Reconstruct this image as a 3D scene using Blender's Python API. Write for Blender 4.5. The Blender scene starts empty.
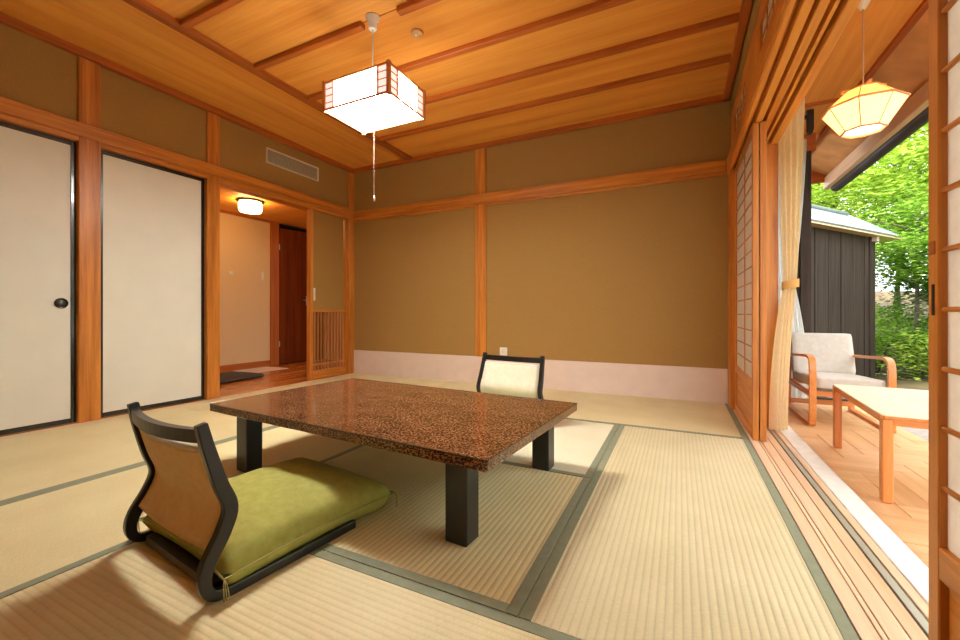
import bpy, bmesh, math, random
from mathutils import Vector, Matrix
random.seed(7)
S = bpy.context.scene
COL = S.collection
R = math.radians
# ------------------------------------------------------------------ camera
cam_d = bpy.data.cameras.new('camera'); cam = bpy.data.objects.new('camera', cam_d); COL.objects.link(cam)
cam.location = (0, 0, .72); cam.rotation_euler = (R(90), 0, R(25.9))
cam_d.sensor_width = 36; cam_d.lens = 410 / 960 * 36; cam_d.shift_y = -6.5 / 960; cam_d.clip_start = .02
S.camera = cam
# ------------------------------------------------------------------ world, light, exposure
W = bpy.data.worlds.new('world'); S.world = W; W.use_nodes = True
bg = W.node_tree.nodes['Background']; bg.inputs[0].default_value = (.93, .97, 1, 1); bg.inputs[1].default_value = 3.1
sun_d = bpy.data.lights.new('sun', 'SUN'); sun_d.energy = 5.0; sun_d.angle = R(8); sun_d.color = (1, .95, .85)
sun = bpy.data.objects.new('sun', sun_d); COL.objects.link(sun)
sun.rotation_euler = (R(40), 0, R(-50))        # high behind the house, lighting the garden trees from the front
LAMP_STRENGTH = 72.0
S.view_settings.view_transform = 'Standard'; S.view_settings.look = 'None'
S.view_settings.gamma = 1; S.view_settings.use_curve_mapping = False; S.view_settings.exposure = 0.58

# ------------------------------------------------------------------ helpers
def lin(c):
    return tuple(((v/255)/12.92 if v/255 <= .04045 else ((v/255+.055)/1.055)**2.4) for v in c) + (1,)

class NT:
    def __init__(s, name):
        s.m = bpy.data.materials.new(name); s.m.use_nodes = True; s.t = s.m.node_tree
        s.b = s.t.nodes['Principled BSDF']; s.out = s.t.nodes['Material Output']
    def n(s, typ, ins=None, **kw):
        n = s.t.nodes.new(typ)
        for k, v in kw.items(): setattr(n, k, v)
        for k, v in (ins or {}).items():
            if isinstance(v, bpy.types.NodeSocket): s.t.links.new(v, n.inputs[k])
            else: n.inputs[k].default_value = v
        return n
    def set(s, k, v):
        if isinstance(v, bpy.types.NodeSocket): s.t.links.new(v, s.b.inputs[k])
        else: s.b.inputs[k].default_value = v
    def coords(s, scale=(1, 1, 1), rnd=True):
        tc = s.n('ShaderNodeTexCoord')
        v = tc.outputs['Object']
        if rnd:
            oi = s.n('ShaderNodeObjectInfo'); mu = s.n('ShaderNodeMath', {0: oi.outputs['Random'], 1: 13.7}, operation='MULTIPLY')
            v = s.n('ShaderNodeVectorMath', {0: v, 1: mu.outputs[0]}, operation='ADD').outputs[0]
        return s.n('ShaderNodeMapping', {'Vector': v, 'Scale': scale}).outputs[0]
    def ramp(s, fac, stops):
        r = s.n('ShaderNodeValToRGB', {'Fac': fac}); e = r.color_ramp.elements
        while len(e) < len(stops): e.new(.5)
        for el, (p, c) in zip(e, stops): el.position = p; el.color = c
        return r.outputs[0]
    def bump(s, h, strength=.3, dist=.002):
        s.set('Normal', s.n('ShaderNodeBump', {'Height': h, 'Strength': strength, 'Distance': dist}).outputs[0])

def plain(name, c, rough=.5, metal=0, noise=0, coat=0, bumpy=0, nscale=60):
    k = NT(name); k.set('Roughness', rough); k.set('Metallic', metal)
    if coat: k.set('Coat Weight', coat); k.set('Coat Roughness', .05)
    if noise or bumpy:
        nz = k.n('ShaderNodeTexNoise', {'Vector': k.coords(), 'Scale': nscale, 'Detail': 4.0})
        if noise:
            a = lin([v*(1-noise) for v in c]); b = lin([min(255, v*(1+noise)) for v in c])
            k.set('Base Color', k.ramp(nz.outputs[0], [(.3, a), (.7, b)]))
        else: k.set('Base Color', lin(c))
        if bumpy: k.bump(nz.outputs[0], bumpy, .002)
    else: k.set('Base Color', lin(c))
    return k.m

def wood(name, c0, c1, axis, rough=.38, fine=1.0, coat=0.0):
    """grain runs along axis"""
    k = NT(name); sc = [14*fine]*3; sc['xyz'.index(axis)] = .7*fine
    v = k.coords(tuple(sc))
    n1 = k.n('ShaderNodeTexNoise', {'Vector': v, 'Scale': 1.6, 'Detail': 6.0, 'Roughness': .6, 'Distortion': .4})
    sc2 = [160*fine]*3; sc2['xyz'.index(axis)] = 5*fine
    n2 = k.n('ShaderNodeTexNoise', {'Vector': k.coords(tuple(sc2)), 'Scale': 1.0, 'Detail': 2.0})
    mx = k.n('ShaderNodeMath', {0: n1.outputs[0], 1: k.n('ShaderNodeMath', {0: n2.outputs[0], 1: .3}, operation='MULTIPLY').outputs[0]}, operation='ADD')
    oi = k.n('ShaderNodeObjectInfo')
    sh = k.n('ShaderNodeMath', {0: mx.outputs[0], 1: k.n('ShaderNodeMath', {0: oi.outputs['Random'], 1: .12}, operation='MULTIPLY').outputs[0]}, operation='ADD')
    k.set('Base Color', k.ramp(sh.outputs[0], [(.45, lin(c0)), (.62, lin([(a+b)/2 for a, b in zip(c0, c1)])), (.85, lin(c1))]))
    k.set('Roughness', rough); k.set('Specular IOR Level', .35 if rough < .8 else .12)
    if coat: k.set('Coat Weight', coat); k.set('Coat Roughness', .12)
    k.bump(n2.outputs[0], .08, .001)
    return k.m

def emit(name, c, strength, base=(230, 225, 215)):
    k = NT(name); k.set('Base Color', lin(base)); k.set('Emission Color', lin(c)); k.set('Emission Strength', strength); k.set('Roughness', .7)
    return k.m

def paper(name, c, trans=.45, glow=0, glow_c=(255, 240, 215)):
    k = NT(name)
    nz = k.n('ShaderNodeTexNoise', {'Vector': k.coords((1, 1, 1)), 'Scale': 45.0, 'Detail': 5.0, 'Roughness': .7})
    colr = k.ramp(nz.outputs[0], [(.3, lin([v*.95 for v in c])), (.7, lin(c))])
    d = k.n('ShaderNodeBsdfDiffuse', {'Color': colr}); t = k.n('ShaderNodeBsdfTranslucent', {'Color': colr})
    m = k.n('ShaderNodeMixShader', {0: trans, 1: d.outputs[0], 2: t.outputs[0]}); o = m.outputs[0]
    if glow:
        e = k.n('ShaderNodeEmission', {'Color': lin(glow_c), 'Strength': glow}); o = k.n('ShaderNodeAddShader', {0: o, 1: e.outputs[0]}).outputs[0]
    k.t.links.new(o, k.out.inputs[0]); return k.m

WC0, WC1 = (162, 90, 28), (216, 138, 56)
M = {}
for ax in 'xyz':
    M['wood_'+ax] = wood('cedar_trim_'+ax, WC0, WC1, ax)
    M['ceil_'+ax] = wood('ceiling_board_'+ax, (212, 130, 48), (238, 168, 76), ax, .55, .45)
    M['beam_'+ax] = wood('ceiling_batten_'+ax, (150, 74, 22), (190, 102, 38), ax, .45)
    M['sill_'+ax] = wood('sill_'+ax, (214, 170, 130), (234, 200, 166), ax, .32)
    M['chair_'+ax] = wood('bent_beech_'+ax, (196, 112, 48), (226, 146, 76), ax, .3, 1.2, .2)
    M['dark_'+ax] = wood('dark_board_'+ax, (50, 40, 36), (74, 62, 55), ax, .9)
M['hallfloor'] = wood('hall_floor_y', (176, 92, 36), (216, 132, 62), 'y', .22, .6, .3)
M['brown_door'] = wood('brown_door', (90, 36, 8), (128, 58, 18), 'z', .8, .6)
M['lattice'] = wood('lattice_wood', (140, 84, 44), (186, 126, 76), 'z', .45)
M['plaster'] = plain('khaki_plaster', (162, 122, 62), .92, noise=.05, bumpy=.25, nscale=220)
M['hall_plaster'] = plain('cream_wall', (222, 188, 142), .85, noise=.02, bumpy=.1, nscale=140)
M['kick'] = plain('pink_white_board', (224, 200, 182), .7, noise=.015, nscale=9)
M['fusuma'] = plain('fusuma_paper', (231, 226, 211), .8, noise=.012, nscale=5)
M['black'] = plain('black_lacquer', (24, 20, 18), .25, coat=.4)
M['blackw'] = plain('black_stained_wood', (26, 21, 18), .34, noise=.1, nscale=30, coat=.15)
M['iron'] = plain('dark_metal', (62, 58, 52), .4, metal=.6)
M['brass'] = plain('pull_plate', (95, 88, 78), .45, metal=.5)
M['steel'] = plain('steel', (170, 165, 155), .3, metal=.9)
M['white'] = plain('white_plastic', (228, 222, 210), .4)
M['ventm'] = plain('vent_enamel', (226, 212, 184), .5)
M['ventd'] = plain('vent_dark', (120, 102, 76), .8)
M['shoji'] = paper('shoji_paper', (242, 232, 220), .55)
M['gap'] = plain('shadow_gap', (30, 18, 10), .9)
M['alu'] = plain('pale_threshold', (240, 236, 228), .45, noise=.03, nscale=20)
M['alurail'] = plain('rail_metal', (180, 172, 160), .35, metal=.5)
M['stone'] = plain('grey_stone', (176, 160, 150), .8, noise=.08, nscale=25, bumpy=.2)
M['roof'] = plain('zinc_roof', (150, 158, 166), .45, metal=.3, noise=.08, nscale=3)
M['gutter'] = plain('dark_gutter', (66, 60, 58), .4)
M['mat_dark'] = plain('dark_felt', (72, 62, 54), .95, noise=.12, nscale=90, bumpy=.3)
M['bark'] = plain('bark', (96, 84, 70), .9, noise=.25, nscale=20, bumpy=.6)
M['bulb'] = emit('lamp_diffuser', (250, 252, 246), LAMP_STRENGTH)
M['lamppaper'] = emit('lamp_panel', (252, 250, 242), LAMP_STRENGTH*.34)
M['lampdim'] = emit('lamp_corner_pane', (255, 238, 226), .62)
M['lamptop'] = emit('lamp_top_panel', (252, 250, 242), 2.0)
M['hallbulb'] = emit('hall_lamp_glass', (255, 208, 138), 22)
M['lantern'] = paper('lantern_paper', (250, 232, 190), .5, .75, (255, 218, 150))
M['lantern_top'] = paper('lantern_top_paper', (250, 228, 160), .5, .6, (255, 200, 110))
M['lantern_bulb'] = emit('lantern_opening', (255, 244, 220), 6)
M['lampwood'] = plain('lamp_frame_wood', (236, 156, 100), .4)
M['cordw'] = plain('cord_white', (196, 160, 130), .6)

def fabric(name, c, c2, scale=900, rough=.9, sheen=.3):
    k = NT(name); v = k.coords((1, 1, 1), False)
    mu = k.n('ShaderNodeTexNoise', {'Vector': v, 'Scale': scale/4, 'Detail': 2.0, 'Roughness': .6})
    nz = k.n('ShaderNodeTexNoise', {'Vector': v, 'Scale': 35.0, 'Detail': 5.0})
    ad = k.n('ShaderNodeMath', {0: k.n('ShaderNodeMath', {0: mu.outputs[0], 1: .5}, operation='MULTIPLY').outputs[0], 1: k.n('ShaderNodeMath', {0: nz.outputs[0], 1: .5}, operation='MULTIPLY').outputs[0]}, operation='ADD')
    k.set('Base Color', k.ramp(ad.outputs[0], [(.2, lin(c)), (.65, lin(c2))])); k.set('Roughness', rough)
    k.set('Sheen Weight', sheen*.15); k.bump(ad.outputs[0], .2, .001); return k.m
M['beige'] = fabric('beige_back_fabric', (232, 190, 130), (250, 220, 168), 1600)
M['ivory'] = fabric('ivory_back_fabric', (222, 208, 176), (242, 232, 206), 1600)
M['green'] = fabric('olive_cushion_fabric', (138, 138, 56), (176, 172, 84), 1300, .85, .05)
M['greenp'] = plain('olive_piping', (170, 158, 88), .8)
M['grey_fab'] = fabric('pale_grey_fabric', (188, 176, 164), (214, 204, 192), 1500)
M['curtain'] = paper('ochre_curtain', (255, 236, 198), .5)
M['curtain_band'] = plain('curtain_band', (214, 160, 88), .8)
M['lace'] = paper('lace_curtain', (250, 248, 242), .6)
M['heri'] = fabric('tatami_border_cloth', (122, 124, 98), (146, 148, 120), 2500, .8, .1)

def tatami_mat(name, axis, c0, c1, groove=.82, pitch=.0195):
    """ribs run along axis; a thin thread groove between ribs"""
    k = NT(name); tc = k.n('ShaderNodeTexCoord'); sx = k.n('ShaderNodeSeparateXYZ', {0: tc.outputs['Object']})
    o = sx.outputs['Y' if axis == 'x' else 'X']
    dv = k.n('ShaderNodeMath', {0: o, 1: pitch}, operation='DIVIDE'); fr = k.n('ShaderNodeMath', {0: dv.outputs[0]}, operation='FRACT')
    ab = k.n('ShaderNodeMath', {0: k.n('ShaderNodeMath', {0: fr.outputs[0], 1: .5}, operation='SUBTRACT').outputs[0]}, operation='ABSOLUTE')
    sm = k.n('ShaderNodeMapRange', {0: ab.outputs[0], 1: .28, 2: .5, 3: 1.0, 4: groove})
    sc = (60, 900, 1) if axis == 'y' else (900, 60, 1)
    mp = k.n('ShaderNodeMapping', {'Vector': tc.outputs['Object'], 'Scale': sc})
    nz = k.n('ShaderNodeTexNoise', {'Vector': mp.outputs[0], 'Scale': 1.0, 'Detail': 3.0})
    big = k.n('ShaderNodeTexNoise', {'Vector': tc.outputs['Object'], 'Scale': 4.0, 'Detail': 4.0})
    ad = k.n('ShaderNodeMath', {0: nz.outputs[0], 1: k.n('ShaderNodeMath', {0: big.outputs[0], 1: .5}, operation='MULTIPLY').outputs[0]}, operation='ADD')
    cr = k.ramp(ad.outputs[0], [(.5, lin(c0)), (1.0, lin(c1))])
    mx = k.n('ShaderNodeVectorMath', {0: cr, 'Scale': sm.outputs[0]}, operation='SCALE')
    k.set('Base Color', mx.outputs[0]); k.set('Roughness', .55); k.bump(nz.outputs[0], .25, .0006)
    return k.m
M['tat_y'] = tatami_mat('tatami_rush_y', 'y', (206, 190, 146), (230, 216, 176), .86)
M['tat_lift'] = tatami_mat('tatami_rush_shade_lift', 'y', (224, 204, 148), (244, 228, 178), .72)  # same rush, its colour lightened to offset the table's shadow
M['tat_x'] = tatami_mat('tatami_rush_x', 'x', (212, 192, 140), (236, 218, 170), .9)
M['tat_sheen'] = tatami_mat('tatami_rush_sheen', 'x', (222, 212, 178), (240, 232, 202), .96)  # window sheen on this mat put into a paler rush colour
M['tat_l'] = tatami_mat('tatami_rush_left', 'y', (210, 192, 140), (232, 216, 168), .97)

def lacquer():
    k = NT('tortoise_lacquer')
    v = k.coords((1, 1.6, 1.6), False)
    n1 = k.n('ShaderNodeTexNoise', {'Vector': v, 'Scale': 98.0, 'Detail': 3.0, 'Roughness': .65, 'Distortion': .3})
    n2 = k.n('ShaderNodeTexNoise', {'Vector': v, 'Scale': 9.0, 'Detail': 4.0})
    ad = k.n('ShaderNodeMath', {0: n1.outputs[0], 1: k.n('ShaderNodeMath', {0: k.n('ShaderNodeMath', {0: n2.outputs[0], 1: .5}, operation='SUBTRACT').outputs[0], 1: .16}, operation='MULTIPLY').outputs[0]}, operation='ADD')
    k.set('Base Color', k.ramp(ad.outputs[0], [(.40, lin((12, 5, 3))), (.47, lin((50, 18, 8))), (.52, lin((118, 50, 26))), (.58, lin((188, 148, 100))), (.64, lin((96, 40, 20)))]))
    k.set('Roughness', .14); k.set('Specular IOR Level', .4); k.set('Coat Weight', .12); k.set('Coat Roughness', .04)
    return k.m
M['lacquer'] = lacquer()

def earth():
    k = NT('garden_earth')
    n1 = k.n('ShaderNodeTexNoise', {'Vector': k.coords((1, 1, 1), False), 'Scale': 2.2, 'Detail': 8.0, 'Roughness': .7})
    k.set('Base Color', k.ramp(n1.outputs[0], [(.35, lin((66, 50, 34))), (.5, lin((112, 88, 62))), (.62, lin((86, 96, 44))), (.75, lin((140, 118, 92)))]))
    k.set('Roughness', .95); k.bump(n1.outputs[0], .6, .05); return k.m
M['earth'] = earth()
def leafm(name, c0, c1, tr=.5):
    k = NT(name); gi = k.n('ShaderNodeNewGeometry')
    colr = k.ramp(gi.outputs['Random Per Island'], [(0, lin(c0)), (1, lin(c1))])
    d = k.n('ShaderNodeBsdfDiffuse', {'Color': colr}); t = k.n('ShaderNodeBsdfTranslucent', {'Color': colr})
    m = k.n('ShaderNodeMixShader', {0: tr, 1: d.outputs[0], 2: t.outputs[0]}); k.t.links.new(m.outputs[0], k.out.inputs[0]); return k.m
M['leaf_lime'] = leafm('leaf_lime', (150, 184, 52), (218, 234, 120), .5)
M['leaf_mid'] = leafm('leaf_mid', (100, 150, 48), (178, 208, 92), .45)
M['leaf_dark'] = leafm('leaf_dark', (60, 108, 40), (124, 168, 68), .4)

# --- object creation
def link(name, me, mat, parent=None, loc=(0, 0, 0), rot=None):
    o = bpy.data.objects.new(name, me); COL.objects.link(o); o.location = loc
    if rot: o.rotation_euler = rot
    if mat is not None and not me.materials: me.materials.append(mat if not isinstance(mat, str) else M[mat])
    if parent: o.parent = parent
    return o
def bm_link(name, bm, mat, parent=None, smooth=False, loc=(0, 0, 0), rot=None):
    me = bpy.data.meshes.new(name); bmesh.ops.recalc_face_normals(bm, faces=bm.faces[:]); bm.to_mesh(me); bm.free()
    if smooth:
        for p in me.polygons: p.use_smooth = True
    return link(name, me, mat, parent, loc, rot)
def tag(o, label, cat, group=None):
    o['label'] = label; o['category'] = cat
    if group: o['group'] = group
    return o
def thing(name, label, cat, loc=(0, 0, 0), rz=0, group=None):
    o = bpy.data.objects.new(name, None); COL.objects.link(o); o.location = loc; o.rotation_euler = (0, 0, rz); o.empty_display_size = .1
    return tag(o, label, cat, group)
def struct(o, label=None):
    o['kind'] = 'structure'
    if label: o['label'] = label
    return o
def wloc(p):
    v = Vector((0, 0, 0))
    while p: v += p.location; p = p.parent
    return v
def bxm(bm, x0, x1, y0, y1, z0, z1, bev=0.0, rot=None):
    r = bmesh.ops.create_cube(bm, size=1)
    vs = r['verts']; c = Vector(((x0+x1)/2, (y0+y1)/2, (z0+z1)/2))
    for v in vs: v.co = Vector((v.co.x*abs(x1-x0), v.co.y*abs(y1-y0), v.co.z*abs(z1-z0)))
    if bev:
        es = list({e for v in vs for e in v.link_edges})
        r2 = bmesh.ops.bevel(bm, geom=es, offset=bev, segments=1, affect='EDGES', profile=.5)
        vs = list({v for v in r2['verts']} | {v for v in vs if v.is_valid})
    for v in vs:
        if rot: v.co = rot @ v.co
        v.co += c
def box(name, x0, x1, y0, y1, z0, z1, mat, parent=None, bev=.002, local=False):
    """world-coordinate box whose origin is its centre (local=True: coordinates in the parent's frame)"""
    bm = bmesh.new(); c = ((x0+x1)/2, (y0+y1)/2, (z0+z1)/2)
    bxm(bm, x0-c[0], x1-c[0], y0-c[1], y1-c[1], z0-c[2], z1-c[2], bev)
    loc = Vector(c) if (local or not parent) else Vector(c)-wloc(parent)
    return bm_link(name, bm, mat, parent, loc=loc)
def sbox(name, *a, **k): return struct(box(name, *a, **k))
def catmull(pts, n=6, closed=False):
    out = []; P = [Vector(p) for p in pts]; N = len(P)
    rng = range(N if closed else N-1)
    for i in rng:
        g = (lambda j: P[j % N]) if closed else (lambda j: P[max(0, min(N-1, j))])
        p0, p1, p2, p3 = g(i-1), g(i), g(i+1), g(i+2)
        for k in range(n):
            t = k/n
            out.append(.5*((2*p1)+(-p0+p2)*t+(2*p0-5*p1+4*p2-p3)*t*t+(-p0+3*p1-3*p2+p3)*t*t*t))
    if not closed: out.append(P[-1])
    return out
def strip(bm, path, x0, x1, th, closed=False):
    """rectangular bar: path in (y,z), thickness th in that plane, from x0 to x1"""
    n = len(path); rings = []
    for i, p in enumerate(path):
        a = path[(i-1) % n] if (closed or i > 0) else p; b = path[(i+1) % n] if (closed or i < n-1) else p
        d = (b-a); d = Vector((d.x, d.y)).normalized(); nn = Vector((-d.y, d.x))
        t = th[i] if isinstance(th, (list, tuple)) else th
        q = [(x0, p.x+nn.x*t/2, p.y+nn.y*t/2), (x1, p.x+nn.x*t/2, p.y+nn.y*t/2), (x1, p.x-nn.x*t/2, p.y-nn.y*t/2), (x0, p.x-nn.x*t/2, p.y-nn.y*t/2)]
        rings.append([bm.verts.new(c) for c in q])
    m = n if closed else n-1
    for i in range(m):
        A, B = rings[i], rings[(i+1) % n]
        for j in range(4): bm.faces.new((A[j], A[(j+1) % 4], B[(j+1) % 4], B[j]))
    if not closed: bm.faces.new(rings[0]); bm.faces.new(rings[-1])
def tube(bm, pts, r, seg=8):
    rings = []; n = len(pts); pts = [Vector(p) for p in pts]
    for i, p in enumerate(pts):
        d = (pts[min(n-1, i+1)]-pts[max(0, i-1)]).normalized()
        u = d.orthogonal().normalized() if i == 0 else (u-d*u.dot(d)).normalized()
        w = d.cross(u); rr = r[i] if isinstance(r, (list, tuple)) else r
        rings.append([bm.verts.new(p+(u*math.cos(2*math.pi*k/seg)+w*math.sin(2*math.pi*k/seg))*rr) for k in range(seg)])
    for i in range(n-1):
        for k in range(seg): bm.faces.new((rings[i][k], rings[i][(k+1) % seg], rings[i+1][(k+1) % seg], rings[i+1][k]))
    bm.faces.new(rings[0]); bm.faces.new(rings[-1])
def lathe(bm, prof, seg=24, c=(0, 0), ax='z'):
    rings = []
    for r, z in prof:
        ring = []
        for k in range(seg):
            a = 2*math.pi*k/seg; u, v = r*math.cos(a), r*math.sin(a)
            ring.append(bm.verts.new((c[0]+u, c[1]+v, z) if ax == 'z' else (z, c[0]+u, c[1]+v)))
        rings.append(ring)
    for i in range(len(prof)-1):
        for k in range(seg): bm.faces.new((rings[i][k], rings[i][(k+1) % seg], rings[i+1][(k+1) % seg], rings[i+1][k]))
    if prof[0][0] > 1e-4: bm.faces.new(rings[0])
    if prof[-1][0] > 1e-4: bm.faces.new(rings[-1])

XL, XR, YB, YF, ZC = -3.56, .36, 3.81, -.9, 2.46
# ================================================================== FLOOR
floor = sbox('floor', XL-.02, XR, YF, YB, -.12, -.03, 'sill_x')
PITCH = .0195
def tatami(x0, x1, y0, y1, axis, mat, sides, tint=None):
    g = .0015; x0 += g; x1 -= g; y0 += g; y1 -= g
    w, l = x1-x0, y1-y0
    bm = bmesh.new(); span = w if axis == 'y' else l; L = l if axis == 'y' else w
    n = int(span/PITCH*6); rows = []
    for i in range(n+1):
        t = span*i/n; ph = (t/PITCH) % 1; z = .0011*math.sin(math.pi*ph)**.7-.0011
        if i in (0, n): z = -.0011
        a = (t, 0) if axis == 'y' else (0, t); b = (t, L) if axis == 'y' else (L, t)
        rows.append([bm.verts.new((a[0], a[1], -.03)), bm.verts.new((a[0], a[1], z)), bm.verts.new((b[0], b[1], z)), bm.verts.new((b[0], b[1], -.03))])
    for A, B in zip(rows, rows[1:]):
        for j in range(3): bm.faces.new((A[j], B[j], B[j+1], A[j+1]))
    bm.faces.new(rows[0]); bm.faces.new(rows[-1])
    o = bm_link('tatami_mat', bm, mat, floor, loc=Vector((x0, y0, 0))-wloc(floor)); o['kind'] = 'structure'
    hw = .031
    for s in sides:
        xa, xb = (hw+.0005 if 'W' in sides else 0), (w-hw-.0005 if 'E' in sides else w)
        r = {'W': (0, hw, 0, l), 'E': (w-hw, w, 0, l), 'S': (xa, xb, 0, hw), 'N': (xa, xb, l-hw, l)}[s]
        b2 = bmesh.new(); c = ((r[0]+r[1])/2, (r[2]+r[3])/2, -.002)
        bxm(b2, r[0]-c[0], r[1]-c[0], r[2]-c[1], r[3]-c[1], -.008, .0035, .001)
        bm_link('border', b2, 'heri', o, loc=c)
    return o
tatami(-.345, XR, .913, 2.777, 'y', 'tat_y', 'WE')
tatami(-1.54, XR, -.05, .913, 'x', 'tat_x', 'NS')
tatami(-1.54, -.345, .913, 1.82, 'y', 'tat_lift', 'SE')
tatami(-1.54, -.345, 1.82, 2.777, 'x', 'tat_sheen', 'SE')
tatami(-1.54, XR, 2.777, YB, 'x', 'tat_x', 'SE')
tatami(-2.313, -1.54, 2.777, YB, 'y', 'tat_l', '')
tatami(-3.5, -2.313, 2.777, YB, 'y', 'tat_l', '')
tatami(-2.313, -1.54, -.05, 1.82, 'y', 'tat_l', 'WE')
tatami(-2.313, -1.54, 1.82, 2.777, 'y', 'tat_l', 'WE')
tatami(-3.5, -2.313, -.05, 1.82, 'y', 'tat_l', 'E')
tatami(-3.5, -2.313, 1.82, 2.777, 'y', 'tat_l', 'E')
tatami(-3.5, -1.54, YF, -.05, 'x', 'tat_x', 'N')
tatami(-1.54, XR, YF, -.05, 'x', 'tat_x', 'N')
sbox('trim_1', XL, -3.5, YF, YB, -.03, .0, 'sill_y')      # threshold under the fusuma

# ================================================================== CEILING
ceil = sbox('ceiling', XL-.1, XR+.1, YF-.1, YB+.1, ZC+.014, ZC+.1, 'ceil_x')
def child(name, *a, kind=None, **k):
    o = box(name, *a, **k)
    return o
# boards: one wide board between each pair of battens, and the long band by the left wall
bats = [-.48, -.02, .47, .95, 1.43, 1.90, 2.36, 2.80, 3.22]
ys = [YF] + bats + [YB]
for a, b in zip(ys, ys[1:]):
    child('ceiling_board', -2.70, XR, a+.003, b-.003, ZC, ZC+.014, 'ceil_x', ceil, bev=.001)
for a, b in ((XL, -3.13), (-3.13, -2.70)):
    child('ceiling_board', a+.001, b-.001, YF, YB, ZC, ZC+.014, 'ceil_y', ceil, bev=.001)
for y in bats:
    segs = [(-2.66, -1.70), (-1.44, XR)] if abs(y-1.9) < .01 else [(-2.66, XR)]
    for a, b in segs: child('batten', a, b, y-.022, y+.022, ZC-.035, ZC, 'beam_x', ceil, bev=.004)
child('ceiling_beam', -2.74, -2.665, YF, YB, ZC-.03, ZC, 'beam_y', ceil, bev=.003)
sbox('trim_2', XL, XL+.045, YF, YB, ZC-.05, ZC, 'beam_y')
sbox('trim_3', XL, XR, YB-.045, YB, ZC-.045, ZC, 'beam_x')
sbox('trim_4', XR-.045, XR, YF, YB, ZC-.045, ZC, 'beam_y')
t = thing('smoke_detector', 'small round beige detector disc on the ceiling beside the hanging cord', 'detector', (-1.457, 2.11, ZC))
bm = bmesh.new(); lathe(bm, [(.036, 0), (.038, -.006), (.034, -.014), (.02, -.018), (.001, -.019)], 24); bm_link('base', bm, plain('detector_beige', (206, 156, 100), .6), t, True)
bm = bmesh.new(); lathe(bm, [(.014, -.017), (.014, -.023), (.001, -.025)], 16); bm_link('sensor', bm, 'ventm', t, True)

# ================================================================== LEFT WALL
wl = sbox('wall_left', XL-.14, XL-.10, YF, 2.12, -.05, ZC, 'plaster')          # behind the fusuma
box('plaster_panel', XL-.10, XL, YF, YB, 1.955, ZC, 'plaster', wl, bev=0)
sl = box('plaster_panel', XL-.08, XL-.035, 3.20, 3.68, .76, 1.86, 'plaster', wl, bev=0)
def post_left(y0, y1, top=ZC-.045): return sbox('trim_5', XL-.10, XL+.022, y0, y1, 0, top, 'wood_z', bev=.004)
for i, (a, b) in enumerate([(-.1, .01), (1.27, 1.385), (2.085, 2.19), (3.715, 3.81)]):
    o = sbox('trim_%d' % (5+i), XL-.10, XL+.018, a, b, -.01, ZC-.045, 'wood_z', bev=.004)
def rail(n, *a, **k): return sbox('trim_%d' % n, *a, **k)
rail(9, XL-.02, XL+.036, YF, 3.795, 1.885, 1.975, 'wood_y', bev=.005)      # nageshi
rail(10, XL-.10, XL+.016, YF, 1.27, 1.852, 1.885, 'wood_y', bev=.002)
rail(11, XL-.10, XL+.016, 1.385, 2.085, 1.852, 1.885, 'wood_y', bev=.002)
rail(12, XL-.12, XL+.016, 2.19, 3.715, 1.845, 1.887, 'wood_y', bev=.002)

def fusuma(y0, y1, x, label, pull_y=None):
    z0, z1 = .004, 1.85; th = .026
    t = thing('fusuma_door', label, 'sliding door', (x, (y0+y1)/2, z0)); w = (y1-y0)/2; h = z1-z0
    box('paper_panel', -th/2+.004, th/2-.004, -w+.02, w-.02, .02, h-.02, 'fusuma', t, local=True, bev=0)
    f = .024
    for a in ((-w, -w+f), (w-f, w)): box('stile', -th/2, th/2+.002, a[0], a[1], 0, h, 'black', t, local=True)
    for a in ((0, .03), (h-.028, h)): box('rail', -th/2, th/2+.001, -w+f, w-f, a[0], a[1], 'black', t, local=True)
    if pull_y is not None:
        bm = bmesh.new(); lathe(bm, [(.034, th/2-.004), (.034, th/2+.003), (.029, th/2+.004), (.024, th/2-.002), (.001, th/2-.003)], 28, (pull_y-(y0+y1)/2, .782), 'x')
        p = bm_link('finger_pull', bm, 'black', t, True)
        bm = bmesh.new(); lathe(bm, [(.0225, th/2-.003), (.0225, th/2-.0015), (.001, th/2-.0012)], 20, (pull_y-(y0+y1)/2, .782), 'x')
        bm_link('pull_dish', bm, 'brass', p, True)
    return t
fusuma(.375, 1.268, XL-.035, 'white fusuma sliding door with a round black finger pull, at the far left', 1.198)
fusuma(1.387, 2.083, XL-.035, 'white fusuma sliding door without a visible pull, between two wooden posts')
fusuma(-.50, .372, XL-.068, 'white fusuma sliding door at the near end of the left wall, outside the picture')
rail(13, XL-.10, XL, YF, -.1, -.01, 1.86, 'plaster', bev=0)

# vent grille
t = thing('vent_grille', 'pale rectangular air grille high on the left wall above the hall opening', 'vent', (XL, 2.95, 2.165))
Y0, Y1, Z0, Z1 = -.315, .315, 0, .148
for a in ((Y0, Y1, Z0, .011), (Y0, Y1, Z1-.011, Z1), (Y0, Y0+.012, .011, Z1-.011), (Y1-.012, Y1, .011, Z1-.011)):
    box('frame', 0, .014, a[0], a[1], a[2], a[3], 'ventm', t, local=True, bev=.001)
box('backing', .0, .003, Y0+.01, Y1-.01, .01, Z1-.01, 'ventd', t, local=True, bev=0)
me = None
for i in range(11):
    z = .018+i*.0112
    if me is None:
        bm = bmesh.new(); bxm(bm, -.005, .005, Y0+.012, Y1-.012, -.001, .001, 0, Matrix.Rotation(R(40), 3, 'Y')); s0 = bm_link('slat', bm, 'ventm', t, loc=(.0075, 0, z)); me = s0.data
    else: link('slat', me, None, t, (.0075, 0, z))

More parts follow.
